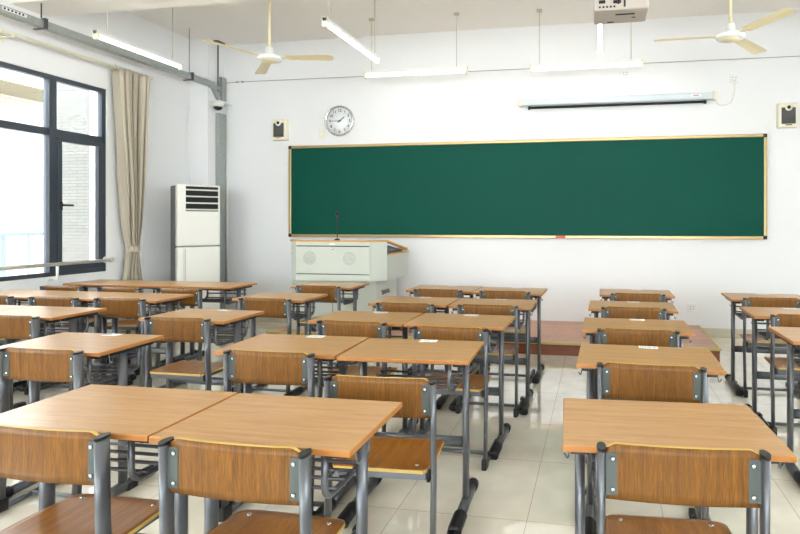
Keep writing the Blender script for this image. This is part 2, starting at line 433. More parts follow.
# ------------------------------------------------------------------ wall speakers
def speaker(x, z, label):
    r = empty('wall_speaker', (x, YW, z), label=label, category='speaker', group='wall speakers')
    bm = B(); box(bm, -.105, .105, -.085, 0, -.14, .14, .012); obj('cabinet', bm, M['cream'], r)
    bm = B(); box(bm, -.075, .075, -.092, -.08, -.10, .085, .006); obj('grille', bm, M['mesh_grey'], r)
    bm = B(); lathe(bm, [(.04, -.084), (.04, -.096), (.022, -.098)], 0, 0, .085, 20, 'Y'); obj('tweeter_ring', bm, M['cream'], r)
    bm = B(); lathe(bm, [(.02, -.09), (.02, -.1), (.005, -.103)], 0, 0, .085, 16, 'Y'); obj('tweeter', bm, M['black'], r)
    bm = B(); box(bm, -.035, .035, -.094, -.09, -.118, -.108); obj('badge', bm, M['red'] if x < 0 else M['black'], r)
speaker(-4.175, 2.568, 'cream wall speaker with grey grille, left of the wall clock')
speaker(2.115, 2.55, 'cream wall speaker with grey grille, right of the projection screen')

# ------------------------------------------------------------------ projection screen
sc = empty('projection_screen', (.195, YW, 2.80), label='rolled-up white projection screen housing above the chalkboard', category='screen')
bm = B(); box(bm, -1.12, 1.12, -.10, -.01, -.04, .04, .018); obj('housing', bm, M['screen_tube'], sc)
for s_ in (-1, 1):
    bm = B(); box(bm, s_*1.13-.018, s_*1.13+.018, -.105, 0, -.045, .05, .006); obj('end_bracket', bm, M['cream'], sc)
bm = B(); tube(bm, [(-1.03, -.055, -.062), (1.03, -.055, -.062)], .014, 10); obj('bottom_bar', bm, M['black'], sc)
for s_ in (-1, 1):
    bm = B(); box(bm, s_*1.03-.012, s_*1.03+.012, -.07, -.04, -.085, -.045, .003); obj('bar_cap', bm, M['black'], sc)
bm = B(); box(bm, .86, .98, -.1015, -.0995, -.006, .018); obj('sticker', bm, M['paper'], sc)
bm = B(); box(bm, .89, .95, -.1025, -.1012, .002, .01); obj('sticker_print', bm, M['red'], sc)
bm = B(); tube(bm, fillet([(1.335, YW-.03, 2.79), (1.36, YW-.02, 2.72), (1.44, YW-.012, 2.69), (1.52, YW-.012, 2.72), (1.56, YW-.012, 2.85), (1.553, YW-.03, 2.975)], .05), .005, 6)
obj('screen_cable', bm, M['cream'], None, label='thin looped cable from the projection screen to a wall socket', category='cable')

def outlet(x, z, label, rw=.045):
    r = empty('wall_socket', (x, YW, z), label=label, category='socket', group='wall sockets')
    bm = B(); box(bm, -rw, rw, -.012, 0, -rw, rw, .004); obj('face_plate', bm, M['white_metal'], r)
    bm = B()
    for dx, dz in ((-.018, .016), (.018, .016), (-.014, -.014), (.014, -.014)): box(bm, dx-.006, dx+.006, -.0135, -.011, dz-.003, dz+.003)
    obj('pin_holes', bm, M['dark'], r)
outlet(1.085, .337, 'white wall socket low on the wall right of the platform', .05)
outlet(1.553, 3.0, 'white wall socket high up with the screen cable plugged in')
outlet(.317, 3.117, 'white wall socket above the projection screen with nothing plugged in')
bm = B(); tube(bm, [(-5.04, YW-.006, 3.235), (-4.85, YW-.006, 3.245), (-2, YW-.006, 3.236), (1, YW-.006, 3.232), (3.49, YW-.006, 3.225)], .004, 6)
for x in (-4.84, -4.76): box(bm, x-.012, x+.012, YW-.014, YW, 3.235, 3.255)
obj('wall_wire', bm, M['wire'], None, label='thin wire running along the upper front wall', category='wire')

# ------------------------------------------------------------------ hanging tube lights
def tube_light(loc, ln, rz, label, rods, up=H_C):
    r = empty('tube_light', loc, rz, label=label, category='light', group='hanging tube lights')
    h = ln/2
    bm = B(); box(bm, -h, h, -.022, .022, .012, .048, .004); obj('batten', bm, M['white_metal'], r)
    for s_ in (-1, 1):
        bm = B(); box(bm, s_*(h-.012)-.012, s_*(h-.012)+.012, -.026, .026, -.036, .052, .005); obj('end_cap', bm, M['cream'], r)
    bm = B(); tube(bm, [(-h+.024, 0, -.006), (h-.024, 0, -.006)], .0165, 14); obj('tube', bm, M['tube'], r, label='lit fluorescent tube')
    for x in rods:
        bm = B(); tube(bm, [(x, 0, .048), (x, 0, up-loc[2])], .005, 6); box(bm, x-.03, x+.03, -.02, .02, up-loc[2]-.025, up-loc[2]-.001, .003)
        obj('hanger', bm, M['hanger'], r)
ZL = 3.09
tube_light((-2.115, 6.04, ZL), 1.26, 0, 'lit tube light across the wall, left of the two above the chalkboard', (-.54, .5))
tube_light((-.14, 6.11, ZL), 1.26, 0, 'lit tube light across the wall, right of the two above the chalkboard', (-.52, .5))
tube_light((-4.63, 4.83, ZL), 1.06, PI/2, 'lit tube light hanging beside the cable tray on the window side', (-.40, .40))
tube_light((-2.36, 4.95, ZL), 1.16, PI/2, 'lit tube light hanging between the left fan and the chalkboard lights', (-.5, .5))
tube_light((.016, 5.0, ZL), 1.16, PI/2, 'lit tube light hanging behind the ceiling projector', (-.5, .5))
tube_light((2.3, 4.95, ZL), 1.16, PI/2, 'added lit tube light hanging outside the frame right of the right fan', (-.5, .5))  # extra lamp added out of view to even out the light
for y in (1.6, -1.4):  # unseen lamp rows added to brighten the room and front wall
    for i, x in enumerate((-4.4, -2.2, .02, 2.3)):
        tube_light((x, y, ZL), 1.2, PI/2, ('added unseen lit tube light over the middle of the classroom, ' if y > 0 else 'added unseen lit tube light over the back of the classroom, ')+('window side', 'left of centre', 'right of centre', 'right wall side')[i], (-.5, .5))

# ------------------------------------------------------------------ ceiling fans
def fan(x, y, z, angs, label):
    r = empty('ceiling_fan', (x, y, z), label=label, category='fan', group='three-blade ceiling fans')
    bm = B(); lathe(bm, [(.0001, -.04), (.07, -.038), (.078, -.03)], seg=32); obj('hub_cover', bm, M['ivory'], r)
    bm = B(); lathe(bm, [(.078, -.03), (.115, -.025), (.125, -.005), (.118, .012), (.05, .022), (.045, .025), (.038, .10), (.032, .105)], seg=32); obj('motor', bm, M['white_metal'], r)
    bm = B(); tube(bm, [(0, 0, .10), (0, 0, H_C-z-.05)], .013, 12); lathe(bm, [(.02, H_C-z-.1), (.055, H_C-z-.03), (.055, H_C-z)], seg=20); obj('down_rod', bm, M['ivory'], r)
    for a in angs:
        R = Matrix.Rotation(math.radians(a), 4, 'Z')
        bm = B(); P = Matrix.Rotation(math.radians(-9), 4, 'X')
        n = 12; T, Bt = [], []
        for i in range(n+1):
            u = i/n; xx = .17+.49*u; w = .048+.016*u if u < .97 else .045
            cz = -.012*u
            row = []
            for yy in (-w, 0, w):
                row.append(R @ (P @ Vector((0, yy, .006*(1-(yy/w)**2))) + Vector((xx+(0 if yy <= 0 else -.02*u), 0, cz))))
            T.append([bm.verts.new(v+Vector((0, 0, .0015))) for v in row]); Bt.append([bm.verts.new(v-Vector((0, 0, .0015))) for v in row])
        for i in range(n):
            for j in range(2):
                for G in (T, Bt): bm.faces.new((G[i][j], G[i+1][j], G[i+1][j+1], G[i][j+1]))
            for j in (0, 2): bm.faces.new((T[i][j], T[i+1][j], Bt[i+1][j], Bt[i][j]))
        for i in (0, n):
            for j in range(2): bm.faces.new((T[i][j], T[i][j+1], Bt[i][j+1], Bt[i][j]))
        bl = obj('blade', bm, M['ivory'], r)
        bm = B(); box(bm, .09, .22, -.022, .022, -.006, .0, .002, 0, R); obj('blade_arm', bm, M['ivory'], bl)
fan(-3.27, 4.95, 3.0, (-112, 6, 132), 'ivory three-blade ceiling fan on the left, near the curtain side')
fan(1.16, 5.06, 3.0, (-178, -61, 52), 'ivory three-blade ceiling fan at the upper right of the room')

# ------------------------------------------------------------------ projector
pj = empty('ceiling_projector', (.175, 4.42, 2.995), label='ceiling-mounted projector in front of the front wall lights', category='projector')
bm = B(); box(bm, -.21, .21, -.15, .15, 0, .11, .012); obj('body', bm, M['projector'], pj)
bm = B(); box(bm, -.04, .11, -.06, -.045, -.004, 0); box(bm, -.10, -.05, .10, .115, -.003, 0); box(bm, .09, .12, .02, .03, -.003, 0); obj('vent', bm, M['dark'], pj)
bm = B()
for i in range(5): box(bm, -.17+i*.028, -.155+i*.028, -.154, -.149, .02, .033)
box(bm, -.17, -.12, -.154, -.149, .055, .08); box(bm, -.06, .0, -.154, -.149, .05, .075); box(bm, .02, .035, -.154, -.149, .02, .08)
obj('port', bm, M['dark'], pj)
bm = B(); tube(bm, [(-.02, -.15, .05), (-.02, -.2, .07), (-.01, -.18, .16), (.0, .0, .22)], .009, 8); obj('cable', bm, M['black'], pj)
bm = B(); lathe(bm, [(.035, .14), (.035, .17), (.03, .175)], -.08, 0, .055, 20, 'Y'); obj('lens', bm, M['black'], pj)
bm = B(); box(bm, -.1, .1, -.03, .1, .11, .125, .003); tube(bm, [(0, .07, .125), (0, .07, H_C-2.995)], .02, 12); obj('mount_pole', bm, M['white_metal'], pj)

# ------------------------------------------------------------------ cable tray + vertical trunk
ct = empty('cable_tray', (-5.03, 4.0, 3.155), label='galvanised cable tray hanging along the wall above the window', category='cable tray')
bm = B(); y0, y1 = -2.0, 2.36
box(bm, -.04, .04, y0, y1, -.03, -.025); box(bm, -.04, -.036, y0, y1, -.025, .03); box(bm, .036, .04, y0, y1, -.025, .03); box(bm, .025, .04, y0, y1, .03, .034); box(bm, -.04, -.025, y0, y1, .03, .034)
obj('tray', bm, M['galv'], ct)
bm = B(); box(bm, -.03, .03, 2.30, 2.50, -.045, .0); 
Rm = Matrix.Translation((.0, 2.42, -.09)) @ Matrix.Rotation(math.radians(38), 4, 'X')
box(bm, -.025, .025, -.03, .02, -.1, .09, 0, 0, Rm); obj('brace', bm, M['galv'], ct)
for y in (.14, 1.95):
    bm = B(); box(bm, -.08, .06, y-.012, y+.012, -.045, -.036); box(bm, -.06, .06, y-.012, y+.012, .042, .050); box(bm, .046, .056, y-.015, y+.015, -.045, .05)
    tube(bm, [(.0, y, .06), (.0, y, H_C-3.155)], .004, 6) if y > .6 else tube(bm, [(.0, y, .06), (.0, y, H_C-3.155)], .006, 6)
    obj('hanger', bm, M['rod'], ct)
bm = B(); box(bm, .0405, .043, -.22, -.02, -.004, .024); obj('slot_strip', bm, M['white_metal'], ct)
bm = B(); 
for i in range(6): box(bm, .043, .0445, -.21+i*.03, -.195+i*.03, .003, .019)
obj('slot', bm, M['dark'], ct)
vt = empty('cable_trunking', (-5.02, 6.49, 0), label='vertical galvanised trunking in the corner behind the air conditioner', category='trunking')
bm = B(); box(bm, -.028, .028, -.05, .095, .1, 2.80); obj('trunk', bm, M['galv'], vt)
bm = B(); tube(bm, [(.04, .09, .1), (.04, .09, 2.9)], .01, 8); obj('conduit', bm, M['white_metal'], vt)
bm = B(); box(bm, -.028, .02, .02, .095, 2.92, 3.30); obj('bracket_post', bm, M['galv'], vt)
bm = B(); box(bm, -.016, -.006, -.03, -.015, 2.95, H_C-.01); box(bm, -.03, .04, -.09, .05, H_C-.014, H_C-.001); obj('hanger_rod', bm, M['rod'], vt)
dc = empty('security_camera', (-4.98, 6.40, 2.90), label='small white dome camera under the cable tray bracket in the corner', category='camera')
bm = B(); box(bm, -.09, .07, -.06, .2, .03, .05, .005); lathe(bm, [(.075, .03), (.075, -.02), (.06, -.03)], seg=24); obj('housing', bm, M['white_metal'], dc)
bm = B(); lathe(bm, [(.055, -.025), (.05, -.05), (.03, -.07), (.0001, -.076)], seg=20); obj('dome', bm, M['black'], dc)

# ------------------------------------------------------------------ curtain
cr = empty('curtain_rod', (-5.2, 4.0, 3.035), label='cream curtain rod above the window with rings', category='curtain rod')
bm = B(); tube(bm, [(0, -2.0, 0), (0, 1.50, 0)], .016, 12); obj('rod', bm, M['cream'], cr)
bm = B(); lathe(bm, [(.0001, 0), (.024, .01), (.03, .03), (.02, .055), (.0001, .06)], 0, 1.5, 0, 16, 'Y'); obj('finial', bm, M['cream'], cr)
for y in (.02, 1.44, -1.9):
    bm = B(); tube(bm, [(-.12, y, -.02), (0, y, -.02)], .01, 8); box(bm, -.12, -.108, y-.02, y+.02, -.06, .03, .003); box(bm, -.02, .02, y-.008, y+.008, -.03, .0); obj('rod_bracket', bm, M['cream'], cr)
cu = empty('curtain', (-5.2, 5.27, 0), label='beige pleated curtain tied back beside the window', category='curtain')
bm = B(); NU, NV = 160, 40; G = []
zt, zb, ztie = 3.02, .12, 1.04
for i in range(NV+1):
    z = zt+(zb-zt)*i/NV; row = []
    if z > ztie:
        t = (z-ztie)/(zt-ztie); k = t**.62; half = .045+.145*k; cy = .06*(1-k)
        cyy = -.0+cy*.6
    else:
        t = (ztie-z)/(ztie-zb); half = .045+.055*min(1, t*2.2); cyy = .036
    for j in range(NU+1):
        u = j/NU*2-1
        amp = .018+.05*min(1, half/.17)
        ph = u*PI*5.5+.9*math.sin(u*5+z*.8)
        sv = math.sin(ph)+.3*math.sin(ph*2.3+1); x = amp*1.15*sv*(1-.15*math.sin(z*3)) + .012*math.sin(u*3+z*2)
        y = cyy+half*u+.012*math.sin(ph*2+z)*min(1, half/.1)
        row.append(bm.verts.new((x, y, z)))
    G.append(row)
for i in range(NV):
    for j in range(NU):
        f = bm.faces.new((G[i][j], G[i][j+1], G[i+1][j+1], G[i+1][j])); f.smooth = True
o = obj('cloth', bm, M['curtain'], cu); md = o.modifiers.new('thickness', 'SOLIDIFY'); md.thickness = .004
bm = B(); lathe(bm, [(.058, -.035), (.062, 0), (.058, .035), (.05, .035), (.05, -.035), (.058, -.035)], 0, .036, ztie, 24, cap=False); obj('tieback', bm, M['curtain'], cu)
for k in range(8):
    bm = B(); y = -.2+k*.057
    tube(bm, [(.024*math.cos(a), y, .035+3.0+.02*0+.024*math.sin(a)) for a in [2*PI*q/12 for q in range(12)]], .003, 6, closed=True); obj('ring', bm, M['chrome'], cu)

# ------------------------------------------------------------------ air conditioner
ac = empty('air_conditioner', (-4.85, 5.83, 0), math.radians(55), label='tall white floor-standing air conditioner in the corner by the curtain', category='air conditioner')
w, d, h = .235, .155, 1.79
bm = B(); box(bm, -w+.01, w-.01, -d+.05, d, .0, h-.01, .01); obj('body', bm, M['acgrey'], ac, label='dark grey body shell')
bm = B(); box(bm, -w, w, -d-.02, -d+.07, 1.055, h, .02)
fr = obj('upper_front', bm, M['acwhite'], ac)
bm = B(); box(bm, -w, w, -d-.02, -d+.07, .06, 1.047, .02); obj('lower_front', bm, M['acwhite'], ac)
bm = B(); box(bm, -w+.09, w-.03, -d-.024, -d-.01, 1.47, 1.765); obj('air_outlet', bm, M['dark'], ac)
for k in range(4):
    bm = B(); z = 1.728-k*.078
    R = Matrix.Translation((0, -d-.022, z)) @ Matrix.Rotation(math.radians(25), 4, 'X')
    box(bm, -w+.09, w-.03, -.02, .015, -.006, .006, .002, 0, R); obj('louver', bm, M['acwhite'], ac)
bm = B(); box(bm, -w+.07, -w+.073, -d-.0215, -d-.015, .1, 1.03); box(bm, -w+.085, -w+.088, -d-.0215, -d-.015, .1, 1.03); obj('side_groove', bm, M['acgrey'], ac)

# ------------------------------------------------------------------ podium
pd = empty('podium', (-2.875, 5.9, DZ), label='grey-green metal teaching podium with wooden top trim and microphone', category='podium')
def prism(bm, foot, z0, z1, mi=0):
    lo = [bm.verts.new((x, y, z0)) for x, y in foot]; hi = [bm.verts.new((x, y, z1)) for x, y in foot]
    n = len(foot)
    for i in range(n):
        f = bm.faces.new((lo[i], lo[(i+1) % n], hi[(i+1) % n], hi[i])); f.material_index = mi
    bm.faces.new(hi); bm.faces.new(list(reversed(lo)))
z = lambda q: q-DZ
# upper cabinet footprint (local): front y=-.40, chamfers to sides x=+-.575 at y=-.26, back y=.40
UP = [(-.435, -.40), (.435, -.40), (.575, -.26), (.575, .40), (-.575, .40), (-.575, -.26)]
bm = B(); prism(bm, UP, z(.695), z(.975)); obj('upper_cabinet', bm, M['podium'], pd)
bm = B(); prism(bm, [(-.435, -.40), (.435, -.40), (.575, -.26), (.56, -.22), (.42, -.36), (-.42, -.36), (-.56, -.22), (-.575, -.26)], z(.975), z(1.125)); 
obj('front_screen', bm, M['podium'], pd)
# wooden trim on top: flat front strip then sloping side strips
bm = B(); prism(bm, [(-.445, -.41), (.445, -.41), (.59, -.265), (.55, -.2), (.40, -.34), (-.40, -.34), (-.55, -.2), (-.59, -.265)], z(1.125), z(1.142))
for s_ in (-1, 1):
    x0, x1 = sorted((s_*.54, s_*.588))
    vs = [(-.265, 1.142), (.36, 1.03), (.36, 1.012), (-.265, 1.122)]
    a = [bm.verts.new((x0, y, z(q))) for y, q in vs]; b = [bm.verts.new((x1, y, z(q))) for y, q in vs]
    bm.faces.new(a); bm.faces.new(b)
    for i in range(4): bm.faces.new((a[i], a[(i+1) % 4], b[(i+1) % 4], b[i]))
box(bm, -.588, .588, .33, .36, z(1.0), z(1.03))
box(bm, .55, .588, -.25, .41, z(.975), z(.99)); box(bm, -.588, -.55, -.25, .41, z(.975), z(.99))
obj('wood_trim', bm, M['podwood'], pd, label='honey-coloured wooden top trim')
bm = B()
vs = [(-.24, 1.10), (.33, 1.005), (.33, .976), (-.24, .976)]
a = [bm.verts.new((-.53, y, z(q))) for y, q in vs]; b = [bm.verts.new((.53, y, z(q))) for y, q in vs]
bm.faces.new(a); bm.faces.new(b)
for i in range(4): bm.faces.new((a[i], a[(i+1) % 4], b[(i+1) % 4], b[i]))
con = obj('control_console', bm, M['console'], pd)
bm = B()
for k in range(5): box(bm, .53, .538, -.2+k*.08, -.17+k*.08, z(1.015-.0*k), z(1.04-.005*k), .002)
obj('button', bm, M['bolt'], con)
bm = B(); box(bm, -.545, .47-.0, -.30, .30, 0, z(.695), .0); 
obj('base_cabinet', bm, M['podium'], pd) 
bm = B(); box(bm, -.05, -.046, -.304, -.299, .02, z(.66)); obj('base_door_seam', bm, M['dark'], pd)
bm = B(); 
for k in range(8):
    R = Matrix.Translation((.471, -.15+k*.03, z(.545))) @ Matrix.Rotation(math.radians(35), 4, 'X')
    box(bm, -.002, .003, -.004, .004, -.03, .03, 0, 0, R)
obj('vent', bm, M['dark'], pd)
bm = B(); box(bm, -.425, .425, -.404, -.399, z(1.085), z(1.118), .001); dr = obj('drawer', bm, M['podium'], pd)
bm = B(); box(bm, -.03, .03, -.4075, -.404, z(1.092), z(1.108), .001); obj('drawer_pull', bm, M['white_metal'], dr)
bm = B(); box(bm, -.425, .425, -.4045, -.399, z(.775), z(1.07), .001); fp = obj('front_panel', bm, M['podium'], pd)
bm = B(); lathe(bm, [(.0001, -.012), (.009, -.01), (.009, 0)], 0, -.4045, z(1.045), 12, 'Y'); obj('lock', bm, M['chrome'], fp)
bm = B(); box(bm, -.428, .428, -.4022, -.399, z(1.072), z(1.082)); box(bm, -.428, .428, -.4022, -.399, z(.765), z(.772)); obj('panel_gap', bm, M['dark'], pd)
for sx in (-.27, .20):
    bm = B()
    for ring, n in ((.012, 5), (.027, 10), (.042, 14), (.057, 20), (.07, 24)):
        for q in range(n):
            a = 2*PI*q/n+ring*30
            lathe(bm, [(.0001, -.0012), (.0034, -.001), (.0034, 0)], sx+ring*math.cos(a), -.4046, z(.945)+ring*math.sin(a), 6, 'Y')
    obj('speaker_holes', bm, M['dark'], fp, kind='stuff')
bm = B(); prism(bm, [(.445, -.395), (.575, -.265), (.579, -.269), (.449, -.399)], z(.72), z(1.11)); obj('chamfer_panel', bm, M['podium'], pd)
mc = empty('gooseneck_microphone', (-2.835, 5.66, 1.142), label='black gooseneck microphone standing on the podium top', category='microphone')
mc.location.y = 5.53
bm = B(); lathe(bm, [(.03, 0), (.028, .012), (.012, .018)], seg=16); obj('base', bm, M['black'], mc)
bm = B(); tube(bm, [(0, 0, .015), (0, 0, .28)], .005, 8); obj('gooseneck', bm, M['black'], mc)
bm = B(); lathe(bm, [(.0001, .32), (.013, .312), (.017, .295), (.014, .276), (.006, .268)], seg=14); hd = obj('microphone_head', bm, M['black'], mc)
bm = B(); lathe(bm, [(.0095, .262), (.0095, .27)], seg=12); obj('light_ring', bm, M['red'], hd)

# ------------------------------------------------------------------ desk
def make_desk():
    r = empty('student_desk', category='desk', group='student desks')
    bm = B(); t = B()
    W, D, T = .6065, .398, .018
    box(t, -W/2, W/2, -D/2, D/2, .74-T, .74, .003)
    for f in t.faces: pass
    merge(bm, t); t.free()
    for f in bm.faces:
        f.material_index = 0 if f.calc_center_median().z > .7385 else 1
    obj('tabletop', bm, [M['top'], M['edge']], r)
    for s in (-1, 1):
        bm = B(); sweep(bm, [(s*.252, -.01, .04), (s*.252, -.01, .712)], (1, 0, 0), .0155, .0255, 14); obj('leg', bm, M['steel'], r)
        bm = B(); sweep(bm, [(s*.252, -.23, .026), (s*.252, -.01, .032), (s*.252, .16, .026)], (1, 0, 0), .023, .025, 14)
        ft = obj('foot', bm, M['steel'], r)
        bm = B(); sweep(bm, [(s*.252, -.262, .022), (s*.252, -.25, .029), (s*.252, -.14, .031), (s*.252, -.135, .031)], (1, 0, 0), .031, .029, 14); obj('rubber_cap', bm, M['black'], ft)
        bm = B(); sweep(bm, [(s*.252, .125, .029), (s*.252, .165, .028), (s*.252, .172, .027)], (1, 0, 0), .029, .028, 14); obj('rubber_cap', bm, M['black'], ft)
        bm = B(); box(bm, s*.252-.03, s*.252+.022, -.16, .16, .7, .718, .003); obj('mounting_plate', bm, M['black'], r)
        bm = B(); tube(bm, fillet([(s*.280, -.12, .716), (s*.283, -.12, .70), (s*.289, -.12, .668), (s*.300, -.12, .686)], .01, 3), .0028, 6); obj('bag_hook', bm, M['steel'], r)
    bm = B(); sweep(bm, [(-.25, -.01, .31), (.25, -.01, .31)], (0, 0, 1), .026, .014, 14); obj('crossbar', bm, M['steel'], r)
    bm = B(); box(bm, -.245, .245, -.022, .0, .682, .716, .003); obj('top_rail', bm, M['steel'], r)
    for s in (-1, 1):
        bm = B(); tube(bm, fillet([(s*.205, -.15, .717), (s*.205, -.15, .575), (s*.205, .14, .575), (s*.205, .14, .717)], .05, 6), .0095, 10)
        rs = obj('rack_bracket', bm, M['steel'], r)
    bm = B()
    for y, z_ in ((-.10, .578), (-.045, .578), (.01, .578), (.065, .578), (.12, .585), (.146, .625), (.146, .665)):
        tube(bm, [(-.215, y, z_+.008), (.215, y, z_+.008)], .0058, 8)
    obj('book_rack', bm, M['rod'], r)
    return r

def add_label(d):
    bm = B(); box(bm, -.045+.02, .045+.02, .145, .192, .7402, .7408); l = obj('paper_label', bm, M['paper'], d)
    bm = B()
    rr = random.Random(3)
    x = -.030
    while x < .045:
        wd = rr.uniform(.003, .009); box(bm, x+.005, x+.005+wd*.7, .158, .178, .7408, .7411); x += wd+.002
    obj('label_print', bm, M['ink'], l)

# ------------------------------------------------------------------ chair
def make_chair():
    r = empty('student_chair', category='chair', group='student chairs')
    # backrest
    bm = B(); x1 = .194
    def top(x):
        a = abs(x)
        if a > .170: return .765-.012*min(1, ((a-.170)/.020))**1.3
        return .765
    def bot(x):
        a = abs(x); return .618
    panel(bm, -x1, x1, 44, 6, top, bot, lambda x, z_: .006-.012*(1-(x/x1)**2), .011)
    obj('backrest', bm, [M['back'], M['ply']], r)
    for s in (-1, 1):
        bm = B(); box(bm, min(s*.193, s*.165), max(s*.193, s*.165), -.005, -.001, .630, .742, .001)
        box(bm, min(s*.195, s*.191), max(s*.195, s*.191), -.006, .012, .630, .740)
        bk = obj('bracket', bm, M['bracket'], r)
        for z_ in (.646, .726):
            bm = B(); lathe(bm, [(.0065, -.005), (.006, -.010), (.0001, -.0115)], s*.177, 0, z_, 12, 'Y'); obj('bolt', bm, M['bolt'], bk)
        # post / leg
        pts = fillet([(s*.206, 0, .751), (s*.206, .004, .48), (s*.206, .012, .40), (s*.206, -.015, .03)], .06, 6)
        bm = B(); sweep(bm, pts, (1, 0, 0), .0108, .0235, 14); obj('leg', bm, M['steel'], r)
        bm = B(); sweep(bm, [(s*.206, 0, .749), (s*.206, 0, .756), (s*.206, 0, .758)], (1, 0, 0), .0125, .0245, 14); obj('end_cap', bm, M['black'], r)
        bm = B(); sweep(bm, [(s*.206, -.03, .018), (s*.206, .28, .018)], (1, 0, 0), .0105, .0145, 12); ft = obj('foot', bm, M['steel'], r)
        bm = B(); box(bm, s*.206-.0145, s*.206+.0145, -.048, .018, 0, .058, .006); obj('rubber_cap', bm, M['black'], ft)
        bm = B(); box(bm, s*.206-.014, s*.206+.014, .25, .312, 0, .036, .006); obj('rubber_cap', bm, M['black'], ft)
        bm = B(); box(bm, s*.190-.006, s*.190+.006, -.014, .018, .385, .422, .003); obj('joint_cap', bm, M['black'], r)
    # seat
    bm = B(); nx, ny = 24, 20; y0, y1 = -.020, .300
    def half(v):
        hw = .184+.008*math.sin(min(1, v*1.3)*PI)
        rc = .055/(y1-y0)
        if v > 1-rc: q = (v-1+rc)/rc; hw -= .055*(1-math.sqrt(max(0, 1-q*q)))
        if v < rc*.35: q = (rc*.35-v)/(rc*.35); hw -= .012*(1-math.sqrt(max(0, 1-q*q)))
        return hw
    def zz(x, v): return .430-.010*math.sin(PI*min(1, v*1.15))*(1-(x/.19)**2)-(.012*((v-.82)/.18)**2 if v > .82 else 0)
    Tp, Bo = [], []
    for j in range(ny+1):
        v = j/ny; v = v if j < ny else 1; h_ = half(v); y = y0+(y1-y0)*v
        Tp.append([bm.verts.new((h_*(2*i/nx-1), y, zz(h_*(2*i/nx-1), v))) for i in range(nx+1)])
        Bo.append([bm.verts.new((h_*(2*i/nx-1), y, zz(h_*(2*i/nx-1), v)-.012)) for i in range(nx+1)])
    for j in range(ny):
        for i in range(nx):
            for G in (Tp, Bo):
                f = bm.faces.new((G[j][i], G[j][i+1], G[j+1][i+1], G[j+1][i])); f.smooth = True
        for i in (0, nx):
            f = bm.faces.new((Tp[j][i], Tp[j+1][i], Bo[j+1][i], Bo[j][i])); f.material_index = 1
    for j in (0, ny):
        for i in range(nx):
            f = bm.faces.new((Tp[j][i], Tp[j][i+1], Bo[j][i+1], Bo[j][i])); f.material_index = 1
    st = obj('seat', bm, [M['seat'], M['ply']], r)
    for x in (-.135, .135):
        for y in (.03, .25):
            bm = B(); lathe(bm, [(.008, -.001), (.007, .002), (.0001, .003)], x, y, zz(x, (y-y0)/(y1-y0)), 10); obj('screw', bm, M['bolt'], st)
    bm = B(); box(bm, -.18, .18, -.008, .018, .388, .416, .003)
    for s in (-1, 1): box(bm, s*.15-.011, s*.15+.011, .018, .26, .390, .414, .003)
    box(bm, -.14, .14, .22, .24, .392, .412, .003)
    obj('seat_frame', bm, M['steel'], r)
    bm = B(); sweep(bm, [(-.20, .13, .022), (.20, .13, .022)], (0, 0, 1), .011, .009, 10); obj('stretcher', bm, M['steel'], r)
    return r

